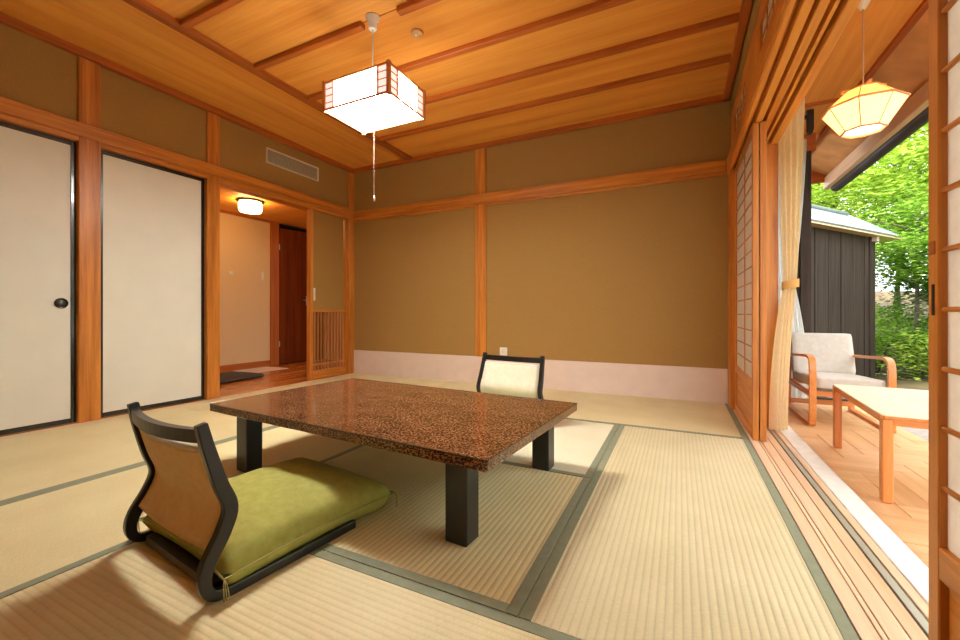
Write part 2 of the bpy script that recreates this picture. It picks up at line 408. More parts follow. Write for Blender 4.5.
# ================================================================== SLEEVE LATTICE + JAMB
rail(14, XL-.05, XL+.006, 3.155, 3.20, 0, 1.846, 'wood_z', bev=.004)
lt = thing('lattice_screen', 'low wooden slatted screen in the wall opening beside the hall', 'lattice', (XL-.055, 3.457, .0))
box('bottom_rail', -.03, .03, -.255, .255, .0, .09, 'wood_y', lt, local=True)
box('top_rail', -.022, .022, -.255, .255, .735, .762, 'wood_y', lt, local=True)
box('lower_rail', -.008, .004, -.255, .255, .145, .165, 'wood_y', lt, local=True)
me = None
for i in range(11):
    y = -.235+i*.046
    if me is None: s0 = box('slat', -.008, .012, y-.008, y+.008, .09, .735, 'lattice', lt, local=True); me = s0.data
    else: link('slat', me, None, lt, (.002, y, (.09+.735)/2))
t = thing('light_switch', 'slim pale switch on the narrow khaki wall beside the hall jamb', 'switch', (XL-.035, 3.245, .86))
box('plate', 0, .008, -.014, .014, 0, .14, 'white', t, local=True, bev=.004); box('rocker', .008, .012, -.007, .007, .04, .10, 'ventm', t, local=True)

# ================================================================== HALL
HX0, HX1, HY0, HY1, HZ = -5.1, XL-.10, 1.95, 4.75, 2.0
hf = sbox('floor_hall', HX0-.1, XL-.02, HY0, HY1, -.12, -.02, 'sill_y')
xs = [HX0-.0+i*.1265 for i in range(13)]
for i in range(12):
    a, b = xs[i], xs[i+1]
    cuts = [HY0, HY0+.75+(i % 3)*.31, HY0+1.75+(i % 2)*.22, HY1]
    for c, d in zip(cuts, cuts[1:]): box('floor_board', a+.0008, b-.0008, c+.0008, d-.0008, -.02, -.004, 'hallfloor', hf, bev=.001)
for i in range(3):
    for j in range(3):
        box('floor_tile', -5.05+i*.14, -4.912+i*.14, 3.28+j*.16, 3.438+j*.16, -.006, .0, 'kick', hf, bev=.002)
sbox('ceiling_hall', HX0-.1, HX1+.0, HY0, HY1, HZ, HZ+.03, 'ceil_y')
wh = sbox('wall_hall', HX0-.06, HX0, HY0, 3.84, -.02, HZ, 'hall_plaster', bev=0)
sbox('wall_hall_near', HX0, HX1, HY0-.05, HY0, -.02, HZ, 'hall_plaster', bev=0)
sbox('wall_hall_far', HX0-.8, HX1+.02, HY1, HY1+.05, -.02, HZ, 'hall_plaster', bev=0)
sbox('baseboard_hall', HX0, HX0+.014, HY0, 3.84, 0, .075, 'beam_y')
sbox('trim_15', HX0, HX0+.012, HY0, 3.84, HZ-.03, HZ, 'beam_y')
sbox('trim_16', HX0-.02, HX0+.025, 3.84, 3.965, 0, HZ, 'beam_z')
sbox('trim_17', HX0-.02, HX0+.02, 3.12, 3.16, .0, HZ-.03, 'wood_z') if False else None
sbox('wall_closet', HX0-.80, HX0-.74, 3.7, HY1, -.02, HZ, 'gap', bev=0)  # near-black closet surfaces paint in the dark room behind the door
sbox('wall_closet_near', HX0-.80, HX0-.06, 3.7, 3.76, -.02, HZ, 'gap', bev=0)
sbox('ceiling_closet', HX0-.80, HX0-.02, 3.7, HY1, HZ-.03, HZ, 'gap', bev=0)
sbox('floor_closet', HX0-.80, HX0-.1, 3.7, HY1, -.05, -.02, 'gap', bev=0)
t = thing('hall_door', 'dark brown wooden door standing ajar at the back of the hall', 'door', (HX0+.0, 3.975, .0), R(-11.2))
box('panel', -.018, .018, 0, .72, .01, 1.93, 'brown_door', t, local=True, bev=.003)
h = box('handle_plate', .018, .023, .40+.0, .43+.0, .84, .98, 'steel', t, local=True)
bm = bmesh.new(); tube(bm, [(.02, .415, .915), (.06, .415, .915)], .008); tube(bm, [(.058, .42, .915), (.058, .32, .915)], .009); bm_link('handle', bm, 'steel', t, True)
for z in (.25, 1.62): box('hinge', .012, .022, -.012, .01, z, z+.08, 'steel', t, local=True)
# ceiling light in the hall
t = thing('ceiling_light', 'round warm glowing ceiling light in the hall', 'lamp', (-4.38, 3.05, HZ))
bm = bmesh.new(); lathe(bm, [(.14, 0), (.14, -.014), (.118, -.02), (.001, -.02)], 28); bm_link('base', bm, 'iron', t, True)
bm = bmesh.new(); lathe(bm, [(.110, -.02), (.118, -.035), (.118, -.10), (.106, -.125), (.06, -.132), (.001, -.133)], 32); bm_link('glass_shade', bm, 'hallbulb', t, True)
bm = bmesh.new(); lathe(bm, [(.1195, -.106), (.1205, -.110), (.1195, -.114)], 28); bm_link('ring', bm, 'ventm', t, True)
for y, z, w, h, nm, lb in ((3.278, 1.20, .07, .055, 'thermostat', 'small pale control on the hall wall, left of the tall switch'), (3.72, 1.17, .045, .12, 'wall_switch', 'tall narrow wall switch beside the hall door frame')):
    t = thing(nm, lb, 'switch', (HX0, y, z))
    box('plate', 0, .01, -w/2, w/2, 0, h, 'ventm', t, local=True, bev=.003); box('button', .01, .015, -w/4, w/4, h*.3, h*.7, 'white', t, local=True)
# dark cushion-like mat
bm = bmesh.new(); r0 = []
def superell(a, b, n=28, e=4): return [(a*abs(math.cos(q))**(2/e)*(1 if math.cos(q) > 0 else -1), b*abs(math.sin(q))**(2/e)*(1 if math.sin(q) > 0 else -1)) for q in [2*math.pi*k/n for k in range(n)]]
def pad(bm, a, b, prof, e=4, n=32):
    rings = [[bm.verts.new((x, y, z)) for x, y in superell(a*s, b*s, n, e)] for s, z in prof]
    for A, B in zip(rings, rings[1:]):
        for k in range(n): bm.faces.new((A[k], A[(k+1) % n], B[(k+1) % n], B[k]))
    bm.faces.new(rings[0]); bm.faces.new(rings[-1])
pad(bm, .28, .34, [(.96, 0), (1, .008), (1, .02), (.95, .032), (.8, .038), (.4, .042)], 5)
t = bm_link('floor_mat', bm, 'mat_dark', None, True, loc=(-4.48, 2.82, 0), rot=(0, 0, R(4))); tag(t, 'dark grey flat floor cushion lying in the hall opening', 'mat')
bm = bmesh.new(); pad(bm, .283, .343, [(1.0, .0100), (1.006, .014), (1.0, .018)], 5); bm_link('piping', bm, 'blackw', t, True)

# ================================================================== BACK WALL
wb = sbox('wall_back', XL-.14, XR+.26, YB, YB+.10, -.05, ZC, 'plaster', bev=0)
sbox('baseboard_back', -3.545, XR-.005, YB-.012, YB, 0, .278, 'kick', bev=.002)
rail(18, -1.895, -1.775, YB-.022, YB, .278, ZC-.045, 'wood_z', bev=.003)
rail(19, XL+.02, XR-.02, YB-.034, YB, 1.845, 1.945, 'wood_x', bev=.005)
rail(20, XL+.02, -1.895, YB-.018, YB, 1.822, 1.845, 'wood_x'); rail(21, -1.775, XR-.02, YB-.018, YB, 1.822, 1.845, 'wood_x')
t = thing('wall_outlet', 'small white outlet just above the pale board, behind the far floor chair', 'outlet', (-1.585, YB, .30))
box('plate', -.04, .04, -.012, 0, 0, .08, 'white', t, local=True, bev=.003); box('socket', -.018, .018, -.015, -.012, .02, .06, 'ventm', t, local=True)
# front wall behind the camera
sbox('wall_front', XL-.14, XR+.26, YF-.1, YF, -.05, ZC, 'plaster', bev=0)

# ================================================================== RIGHT WALL
rail(22, XR-.012, XR+.10, 3.60, YB, -.03, 1.83, 'wood_z', bev=.003)
wr = sbox('wall_right', XR+.01, XR+.10, YF, YB, 2.27, ZC, 'plaster', bev=0)
sbox('wall_right_near', XR, XR+.10, YF, -.02, -.05, 2.27, 'plaster', bev=0)
rail(23, XR-.02, XR+.02, YF, 3.80, 1.83, 1.945, 'wood_y', bev=.005)       # nageshi
# ranma (transom) with paper
rm = thing('transom_screen', 'wooden transom with narrow paper panels above the sliding doors', 'transom', (XR+.035, 1.9, 1.945))
def rb(name, y0, y1, z0, z1, mat='wood_y', dx=0.0, th=.05): return box(name, dx-th/2, dx+th/2, y0-1.9, y1-1.9, z0-1.945, z1-1.945, mat, rm, local=True)
rb('bottom_rail', -.02, 3.80, 1.945, 2.03); rb('top_rail', -.02, 3.80, 2.19, 2.285)
for y0, y1 in ((3.58, 3.80), (2.50, 3.02), (.62, .80), (-.02, .06)): rb('divider', y0, y1, 2.03, 2.19, 'wood_z')
for y0, y1 in ((3.02, 3.58), (.80, 2.50), (.06, .62)):
    rb('paper_panel', y0, y1, 2.03, 2.19, 'shoji', -.012, .002); rb('muntin', y0, y1, 2.106, 2.112, 'wood_y', -.017, .006)
    k = int((y1-y0)/.14)
    for i in range(1, k): rb('muntin', y0+(y1-y0)*i/k-.004, y0+(y1-y0)*i/k+.004, 2.03, 2.19, 'wood_z', -.017, .006)
# kamoi: grooved head track
km = sbox('trim_24', XR+.02, XR+.20, YF, 5.0 if False else 4.0, 1.85, 1.95, 'wood_y', bev=.002)
for n, (a, b) in enumerate([(.345, .366), (.390, .424), (.441, .474), (.490, .505), (.520, .560)]):
    rail(25+n, a, b, YF, 3.80, 1.806 if n < 4 else 1.79, 1.852, 'ceil_y', bev=.002)  # lighter wood than the trim, painting in light off the terrace floor
rail(30, .535, .57, YF, 4.0, 1.95, 2.30, 'ceil_y', bev=0)
# sill: separate strips with recessed tracks
box_sill = sbox('trim_31', XR, .64, YF, YB, -.09, -.008, 'gap', bev=0)
for a, b, mt in ((.363, .402, 'sill_y'), (.405, .416, 'sill_y'), (.419, .460, 'sill_y'), (.463, .497, 'sill_y'), (.503, .523, 'alurail'), (.529, .553, 'sill_y')):
    box('sill_strip', a, b, YF, YB-.01, -.02, .0, mt, box_sill, bev=.001)
box('sill_strip', .555, .635, YF, 4.4, -.05, .002, 'alu', box_sill, bev=.003)

def shoji(x, y0, y1, label, z1=1.80, zp=.335, bars=15, mull=(), flip=1, stile=.045):
    th = .030; t = thing('shoji_door', label, 'sliding door', (x, (y0+y1)/2, .002)); w = (y1-y0)/2; h = z1-.002
    def b(nm, a0, a1, z0, z1_, mt, d0=-th/2, d1=th/2): return box(nm, d0, d1, a0, a1, z0, z1_, mt, t, local=True)
    b('stile', -w, -w+stile, 0, h, 'wood_z'); b('stile', w-stile, w, 0, h, 'wood_z')
    b('top_rail', -w+stile, w-stile, h-.05, h, 'wood_y'); b('middle_rail', -w+stile, w-stile, zp-.05, zp, 'wood_y'); b('bottom_rail', -w+stile, w-stile, 0, .05, 'wood_y')
    b('kick_panel', -w+stile, w-stile, .05, zp-.05, 'wood_y', -.004, .004)
    b('paper', -w+stile-.003, w-stile+.003, zp, h-.05, 'shoji', -.0045, -.0025)
    me = None; dz = (h-.05-zp)/bars
    for i in range(1, bars):
        z = zp+dz*i
        if me is None: s0 = b('muntin', -w+stile, w-stile, z-.004, z+.004, 'wood_y', -.0125, -.0045); me = s0.data; lx = s0.location.x
        else: link('muntin', me, None, t, (lx, 0, z))
    for q in mull: b('muntin', -w+q*2*w-.005, -w+q*2*w+.005, zp, h-.05, 'wood_z', -.0105, -.0045)
    return t
shoji(.391, 2.77, 3.60, 'shoji door with paper panes in the far right corner, room side of the pair', mull=(.45,), stile=.040)
shoji(.426, 2.765, 3.585, 'shoji door slid behind the far right one, showing only its edge', mull=(.45,), stile=.040)
t = shoji(.381, .02, .923, 'near shoji door with large paper panes at the right edge of the picture', zp=.352, bars=15, mull=(.42,), stile=.030)
box('finger_pull', -.0162, -.012, .4515-.020, .4515-.012, .715, .765, 'gap', t, local=True, bev=.001)
box('wood_plug', -.0165, -.012, .4515-.022, .4515-.004, .812, .834, 'beam_z', t, local=True, bev=.001)
rail(32, .49, .562, 3.14, 3.20, -.02, 1.83, 'wood_z', bev=.003)      # door post, terrace side

# ================================================================== TERRACE
tf = sbox('floor_terrace', .60, 1.37, .2, 4.62, -.35, -.078, 'stone', bev=.003)
# herringbone blocks, 0.12 x 0.36
wd = .12; Lb = .36; blk = {}
def block(x0, x1, y0, y1):
    X0, X1, Y0_, Y1_ = max(x0, .602), min(x1, 1.365), max(y0, .62), min(y1, 4.6)
    if X1-X0 < .012 or Y1_-Y0_ < .012: return
    g = .0012
    ax = 'x' if (x1-x0) > (y1-y0) else 'y'
    box('parquet_block', X0+g, X1-g, Y0_+g, Y1_-g, -.078, -.060-random.random()*.0008, 'terr_'+ax, tf, bev=.0012)
for ax in 'xy': M['terr_'+ax] = wood('terrace_wood_'+ax, (216, 158, 106), (238, 190, 140), ax, .4, .6)
x_off, y_off = .56, .45
for m in range(-14, 44):
    for k in range(-12, 14):
        # diagonal staircase: each step one horizontal block and one vertical block
        bx = x_off+(m+k*3*2/2)*wd; by = y_off+(m-k*3)*wd
        if -0.5 < bx < 1.6 and 0 < by < 5.2:
            block(bx, bx+Lb, by, by+wd)
            block(bx, bx+wd, by+wd, by+wd+Lb)
sbox('trim_33', .60, 1.40, 4.60, 4.66, -.35, -.03, 'dark_x')
t = tag(box('edge_stone', 1.375, 1.80, .2, 5.4, -.35, -.13, 'stone', bev=.01), 'long pale stone step along the outer edge of the terrace', 'step')
sbox('ceiling_terrace', .50, 1.11, -.9, 5.4, 2.28, 2.31, 'ceil_y', bev=0)
box_c = bpy.data.objects['ceiling_terrace']
box('cross_batten', .5, 1.11, 3.80, 3.83, 2.262, 2.28, 'beam_x', box_c); box('long_batten', 1.095, 1.13, -.9, 5.4, 2.255, 2.29, 'beam_y', box_c)
bm = bmesh.new(); vs = [bm.verts.new(c) for c in ((1.12, -.9, 2.285), (1.40, -.9, 2.125), (1.40, 5.4, 2.125), (1.12, 5.4, 2.285), (1.12, -.9, 2.305), (1.40, -.9, 2.145), (1.40, 5.4, 2.145), (1.12, 5.4, 2.305))]
for f in ((0, 1, 2, 3), (7, 6, 5, 4), (0, 4, 5, 1), (1, 5, 6, 2), (2, 6, 7, 3), (3, 7, 4, 0)): bm.faces.new([vs[i] for i in f])
struct(bm_link('ceiling_eave', bm, plain('eave_plywood', (206, 146, 86), .7, noise=.08, nscale=6)))
rail(34, 1.35, 1.40, -.9, 5.4, 2.01, 2.125, 'sill_y', bev=.004)
rail(35, .9, 1.36, 5.36, 5.40, 2.08, 2.28, 'beam_x')
t = thing('rain_gutter', 'dark half-round gutter along the terrace eave', 'gutter', (1.455, 2.25, 2.03))
bm = bmesh.new(); arc = [Vector((.05*math.cos(a), -.05*math.sin(a)*1.1)) for a in [math.pi*i/10 for i in range(11)]]
for p, q in zip(arc, arc[1:]):
    n_ = Vector(((p.x+q.x)/2, (p.y+q.y)/2)); 
for s in (1.0,):
    o1 = [[bm.verts.new((p.x*k, y, p.y*k)) for p in arc] for k in (1, .9) for y in (-3.15, 3.15)]
    for i in range(10):
        bm.faces.new((o1[0][i], o1[0][i+1], o1[1][i+1], o1[1][i])); bm.faces.new((o1[2][i], o1[2][i+1], o1[3][i+1], o1[3][i]))
        bm.faces.new((o1[0][i], o1[0][i+1], o1[2][i+1], o1[2][i])); bm.faces.new((o1[1][i], o1[1][i+1], o1[3][i+1], o1[3][i]))
    for i in (0, 10): bm.faces.new((o1[0][i], o1[1][i], o1[3][i], o1[2][i]))
bm_link('trough', bm, 'gutter', t)
for i in range(8): box('bracket', -.055, .0, -2.8+i*.8, -2.78+i*.8, -.01, .012, 'gutter', t, local=True)
# house roof above (keeps the sky out of the rooms)
sbox('roof_house', -6.2, 1.62, -1.2, 5.42, 2.60, 2.66, 'roof', bev=0)
bm = bmesh.new(); bxm(bm, -.36, .36, -3.3, 3.3, -.012, .012, 0); 
o = bm_link('roof_eave', bm, 'roof', loc=(1.30, 2.1, 2.36), rot=(0, R(24), 0)); struct(o)
# end wall of terrace, dark post
def pane_m():
    k = NT('window_pane'); g = k.n('ShaderNodeBsdfGlossy', {'Roughness': .02}); tr = k.n('ShaderNodeBsdfTransparent'); m = k.n('ShaderNodeMixShader', {0: .07, 1: tr.outputs[0], 2: g.outputs[0]})
    k.t.links.new(m.outputs[0], k.out.inputs[0]); return k.m
we = struct(thing('window_1', 'glazed window at the end of the terrace behind the lace curtain', 'window', (.78, 4.49, 0)))
del we['category']
for n_, a_ in (('frame', (-.18, -.15, -.02, .02, -.08, 2.24)), ('frame', (.15, .175, -.02, .02, -.08, 2.24)), ('frame', (-.15, .15, -.02, .02, -.08, -.02)), ('frame', (-.15, .15, -.02, .02, 2.19, 2.24)), ('frame', (-.15, .15, -.015, .015, .93, .97))): box(n_, *a_, 'dark_z', we, local=True)
box('pane', -.15, .15, -.002, .002, -.02, 2.19, pane_m(), we, local=True, bev=0)
rail(36, .955, 1.03, 4.44, 4.52, -.35, 2.13, 'dark_z', bev=.003)
rail(37, .60, 1.06, 4.44, 4.53, 2.13, 2.28, 'beam_x')
sbox('wall_house_side', XR+.10, .60, YB+.10, 4.52, -.35, 2.6, 'dark_z', bev=0)
t = thing('wall_bracket', 'small dark bracket under the terrace ceiling by the curtain top', 'bracket', (.905, 3.94, 2.12))
box('plate', -.02, .02, -.02, .02, .0, .16, 'iron', t, local=True); box('arm', -.05, .02, -.015, .015, .10, .125, 'iron', t, local=True); box('tip', -.015, .015, -.015, .03, -.02, .02, 'iron', t, local=True)

# terrace lantern
t = thing('pendant_lantern', 'octagonal paper lantern glowing on a cord over the terrace', 'lamp', (.803, 2.6, 1.605))
def octa(r, z, ph=22.5): return [Vector((r*math.cos(R(ph+45*k)), r*math.sin(R(ph+45*k)), z)) for k in range(8)]
rb_, rm1, rt = octa(.083, 0), octa(.156, .115), octa(.070, .195)
for A, B, mt in ((rb_, rm1, 'lantern'), (rm1, rt, 'lantern_top')):
    for k in range(8):
        bm = bmesh.new(); q = [A[k], A[(k+1) % 8], B[(k+1) % 8], B[k]]
        n_ = (q[1]-q[0]).cross(q[3]-q[0]).normalized()*.0008
        v1 = [bm.verts.new(p+n_) for p in q]; v2 = [bm.verts.new(p-n_) for p in q]
        bm.faces.new(v1); bm.faces.new(v2[::-1])
        for j in range(4): bm.faces.new((v1[j], v1[(j+1) % 4], v2[(j+1) % 4], v2[j]))
        bm_link('paper_panel', bm, mt, t)
for ring in (rb_, rm1, rt):
    bm = bmesh.new()
    for k in range(8): tube(bm, [ring[k], ring[(k+1) % 8]], .0052, 6)
    bm_link('frame_ring', bm, 'lampwood', t)
for k in range(8):
    bm = bmesh.new(); tube(bm, [rb_[k], rm1[k], rt[k]], .0022, 6); bm_link('rib', bm, 'lampwood', t)
bm = bmesh.new(); lathe(bm, [(.068, .006), (.068, .010), (.001, .010)], 8); bm_link('bottom_diffuser', bm, 'lantern_bulb', t)
box('cross_bar', -.085, .085, -.007, .007, .197, .211, 'lampwood', t, local=True); box('cross_bar', -.007, .007, -.085, .085, .197, .211, 'lampwood', t, local=True)
bm = bmesh.new(); tube(bm, [(0, 0, .205), (0, 0, .63)], .003, 6); bm_link('cord', bm, 'cordw', t)
bm = bmesh.new(); lathe(bm, [(.012, .59), (.030, .625), (.040, .66), (.040, .675)], 20); bm_link('ceiling_rose', bm, 'white', t, True)

# ================================================================== CURTAINS
def curtain(name, path_top, path_mid, path_bot, z_top, z_mid, z_bot, folds, amp, mat, label, thick=.0):
    """each path: (x0, y0, x1, y1); gathered at z_mid"""
    bm = bmesh.new(); nu, nv = folds*10, 34; rows = []
    for j in range(nv+1):
        v = j/nv; z = z_top+(z_bot-z_top)*v
        tm = (z_top-z_mid)/(z_top-z_bot)
        if v < tm:
            s = v/tm; w = s**1.4; a = [p*(1-w)+q*w for p, q in zip(path_top, path_mid)]; am = amp*(1-w*.55)
        else:
            s = (v-tm)/(1-tm); w = 1-(1-s)**2.0; a = [p*(1-w)+q*w for p, q in zip(path_mid, path_bot)]; am = amp*(.45+.6*w)
        row = []
        dx, dy = a[2]-a[0], a[3]-a[1]; L = math.hypot(dx, dy); nx, ny = -dy/L, dx/L
        for i in range(nu+1):
            u = i/nu; ph = 2*math.pi*folds*u+.5*math.sin(4*v+u*5)
            o_ = am*math.sin(ph)
            row.append(bm.verts.new((a[0]+dx*u+nx*o_, a[1]+dy*u+ny*o_, z)))
        rows.append(row)
    for A, B in zip(rows, rows[1:]):
        for i in range(nu): bm.faces.new((A[i], A[i+1], B[i+1], B[i]))
    o = bm_link(name, bm, mat, None, True)
    return tag(o, label, 'curtain')
oc = curtain('curtain', (.556, 3.11, .692, 3.15), (.584, 3.10, .652, 3.13), (.505, 3.02, .59, 3.10), 2.12, .91, .01, 4, .022, 'curtain', 'ochre curtain gathered and tied beside the open terrace doors')
bm = bmesh.new()
ringp = [(.618+.045*math.cos(a), 3.115+.034*math.sin(a)) for a in [2*math.pi*k/20 for k in range(20)]]
A = [bm.verts.new((x, y, .875+.01*math.cos(i*.31))) for i, (x, y) in enumerate(ringp)]; B = [bm.verts.new((x, y, .925+.01*math.cos(i*.31))) for i, (x, y) in enumerate(ringp)]
for k in range(20): bm.faces.new((A[k], A[(k+1) % 20], B[(k+1) % 20], B[k]))
bm_link('tieback', bm, 'curtain_band', oc, True)
lc = curtain('lace_curtain', (.72, 4.34, .975, 4.36), (.78, 4.34, .900, 4.36), (.72, 4.32, 1.0, 4.36), 2.20, .96, -.05, 6, .018, 'lace', 'white lace curtain hanging behind the armchair at the terrace end')
for pts_, lb in (([(.575, 2.9, 2.125), (.63, 3.1, 2.128), (.71, 3.15, 2.128)], 'thin white rail holding the ochre curtain'), ([(.62, 4.35, 2.205), (.97, 4.36, 2.205)], 'thin white rail holding the lace curtain')):
    bm = bmesh.new(); tube(bm, pts_, .007); o = bm_link('curtain_rod', bm, 'white', None, True); tag(o, lb, 'rail')

# ================================================================== CEILING LAMP
lx0, lx1, ly0, ly1, lz0, lz1 = -1.86, -1.376, 1.735, 2.085, 1.895, 2.055
cx, cy = (lx0+lx1)/2, (ly0+ly1)/2
t = thing('pendant_lamp', 'square wood-framed paper pendant lamp glowing white in the middle of the room', 'lamp', (cx, cy, lz0))
hw, hl, hh = (lx1-lx0)/2, (ly1-ly0)/2, lz1-lz0
for sx in (-1, 1):
    for sy in (-1, 1):
        box('corner_post', sx*hw-.020*(1 if sx > 0 else 0)-.0, sx*hw+.020*(1 if sx < 0 else 0), sy*hl-.020*(1 if sy > 0 else 0), sy*hl+.020*(1 if sy < 0 else 0), -.012, hh+.010, 'lampwood', t, local=True)
box('bottom_panel', -hw+.014, hw-.014, -hl+.014, hl-.014, .009, .014, 'bulb', t, local=True, bev=0)
CW = .062
def lamp_side(axis, sgn):
    L_, D_ = (hl, hw) if axis == 'x' else (hw, hl)
    def bb(nm, a0, a1, z0, z1, mt, d0, d1):
        d0, d1 = sorted((sgn*(D_-d0), sgn*(D_-d1)))
        if axis == 'x': box(nm, d0, d1, a0, a1, z0, z1, mt, t, local=True, bev=0)
        else: box(nm, a0, a1, d0, d1, z0, z1, mt, t, local=True, bev=0)
    e = L_-.020
    bb('side_panel', -e+CW, e-CW, .006, hh-.006, 'lamppaper', .010, .013)
    for u in (-1, 1):
        a0, a1 = sorted((u*(e-.0), u*(e-CW)))
        bb('corner_pane', a0, a1, .006, hh-.006, 'lampdim', .010, .013)
        m_ = u*(e-CW); bb('muntin', m_-.004, m_+.004, .006, hh-.006, 'lampwood', .003, .010)
        for q in (1, 2, 3): bb('muntin', a0, a1, hh*q/4-.002, hh*q/4+.002, 'lampwood', .005, .010)
    bb('rail', -e, e, -.002, .008, 'lampwood', .004, .013); bb('rail', -e, e, hh-.008, hh+.002, 'lampwood', .004, .013)
for sg in (-1, 1): lamp_side('x', sg); lamp_side('y', sg)
box('top_panel', -hw+.013, hw-.013, -hl+.013, hl-.013, hh-.008, hh-.004, 'lamptop', t, local=True, bev=0)
bm = bmesh.new(); tube(bm, [(0, -.02, hh-.004), (0, -.02, ZC-lz0-.03)], .004, 8); bm_link('cord', bm, 'white', t)
bm = bmesh.new(); lathe(bm, [(.020, ZC-lz0-.075), (.024, ZC-lz0-.07), (.024, ZC-lz0-.022), (.042, ZC-lz0-.008), (.042, ZC-lz0)], 24, (0, -.02)); bm_link('ceiling_rose', bm, 'white', t, True)
bm = bmesh.new(); tube(bm, [(0.01, -.02, .008), (0.01, -.02, -.49)], .0009, 6); bm_link('pull_cord', bm, 'cordw', t)
bm = bmesh.new(); lathe(bm, [(.002, -.485), (.005, -.49), (.0065, -.51), (.004, -.517)], 10, (.01, -.02)); bm_link('cord_knob', bm, 'cordw', t, True)

# ================================================================== LOW TABLE
TH = .30
t = thing('low_table', 'low lacquered table with a speckled red-brown top on black block legs', 'table', (-1.20, 1.548, 0), R(-4.2))
bm = bmesh.new(); bxm(bm, -.741, .741, -.434, .434, TH-.036, TH, .004); bm_link('tabletop', bm, 'lacquer', t)
bm = bmesh.new()
for a, b, c, d in ((-.742, .742, -.4355, -.431), (-.742, .742, .431, .4355), (-.743, -.739, -.434, .434), (.739, .743, -.434, .434)): bxm(bm, a, b, c, d, TH-.004, TH+.0006, .0005)
bm_link('edge_line', bm, 'black', t)
for sx in (-1, 1): box('apron', sx*.60-.02, sx*.60+.02, -.34, .34, TH-.062, TH-.036, 'blackw', t, local=True)
for sx in (-1, 1):
    for sy in (-1, 1):
        cx_, cy_ = sx*.604 + (.045 if sx < 0 else 0), sy*.352
        box('leg', cx_-.041, cx_+.041, cy_-.038, cy_+.038, 0, TH-.036, 'blackw', t, local=True, bev=.004)

# ================================================================== FLOOR CHAIRS (zaisu) AND CUSHIONS
def zaisu(loc, rz, label, fab):
    t = thing('floor_chair', label, 'chair', loc, rz)
    HW = .232
    prof = [(.015, .446), (.03, .38), (.055, .29), (.078, .222), (.060, .165), (.025, .105), (.014, .062), (.026, .028), (.062, .0145), (.13, .013), (.30, .013), (.47, .013)]
    path = catmull([(a, b, 0) for a, b in prof], 5)
    n = len(path); th = [.026+.012*max(0, 1-i/(n*.42)) if i < n*.42 else .026 for i in range(n)]
    th = [min(.038, .026+.010*math.sin(math.pi*min(1, i/(n*.62)))) for i in range(n)]
    for s in (-1, 1):
        bm = bmesh.new(); x0 = s*HW-(.022 if s > 0 else 0); strip(bm, path, x0, x0+.022, th)
        for v in bm.verts: v.co.x += s*.022*(1-v.co.z/.44)
        me_name = 'side_frame'; o = bm_link(me_name, bm, 'blackw', t)
        mo = o.modifiers.new('bevel', 'BEVEL'); mo.width = .003; mo.segments = 2; mo.limit_method = 'ANGLE'; mo.angle_limit = R(50)
    # curved top rail (bows backward in the middle)
    bm = bmesh.new(); N = 14; rings = []
    for i in range(N+1):
        u = -1+2*i/N; x = u*(HW-.004); y = .022-.030*(1-u*u); zt, zb = .434-.006*(1-u*u), .400-.006*(1-u*u)
        rings.append([bm.verts.new(c) for c in ((x, y-.010, zt), (x, y+.010, zt), (x, y+.013, zb), (x, y-.008, zb))])
    for A, B in zip(rings, rings[1:]):
        for j in range(4): bm.faces.new((A[j], A[(j+1) % 4], B[(j+1) % 4], B[j]))
    bm.faces.new(rings[0]); bm.faces.new(rings[-1]); bm_link('top_rail', bm, 'blackw', t)
    # back panel, curved board with fabric
    def back_pt(u, v, off):
        # v 0 top .. 1 bottom follows the side profile
        zz = .376+(.125-.376)*v
        yy = None
        for a, b in zip(path, path[1:]):
            if a.y >= zz >= b.y: yy = a.x+(b.x-a.x)*(a.y-zz)/max(1e-6, a.y-b.y); break
        if yy is None: yy = .03
        return Vector((u*(HW-.024+.016*v), yy-.026*(1-u*u)*(1-v*.6)+off, zz))
    bm = bmesh.new(); NU, NV = 12, 16; F_, B_ = [], []
    for j in range(NV+1):
        F_.append([bm.verts.new(back_pt(-1+2*i/NU, j/NV, .007)) for i in range(NU+1)]); B_.append([bm.verts.new(back_pt(-1+2*i/NU, j/NV, -.007)) for i in range(NU+1)])
    for j in range(NV):
        for i in range(NU):
            bm.faces.new((F_[j][i], F_[j][i+1], F_[j+1][i+1], F_[j+1][i])); bm.faces.new((B_[j][i+1], B_[j][i], B_[j+1][i], B_[j+1][i+1]))
    for j in (0, NV):
        for i in range(NU): bm.faces.new((F_[j][i], F_[j][i+1], B_[j][i+1], B_[j][i]))
    for i in (0, NU):
        for j in range(NV): bm.faces.new((F_[j][i], F_[j+1][i], B_[j+1][i], B_[j][i]))
    bk = bm_link('back_panel', bm, fab, t, True)
    bm = bmesh.new(); tube(bm, [back_pt(-1+2*i/NU, 0, 0)+Vector((0, 0, .001)) for i in range(NU+1)], .0085, 10); bm_link('fabric_roll', bm, plain('roll_cloth', (236, 224, 206), .9), bk, True)
    # seat board and cross bars
    box('rear_bar', -HW+.02, HW-.02, .045, .085, .003, .030, 'blackw', t, local=True); box('front_bar', -HW+.02, HW-.02, .44, .47, .003, .026, 'blackw', t, local=True)
    box('seat_board', -HW+.02, HW-.02, .06, .46, .020, .028, 'blackw', t, local=True)
    return t
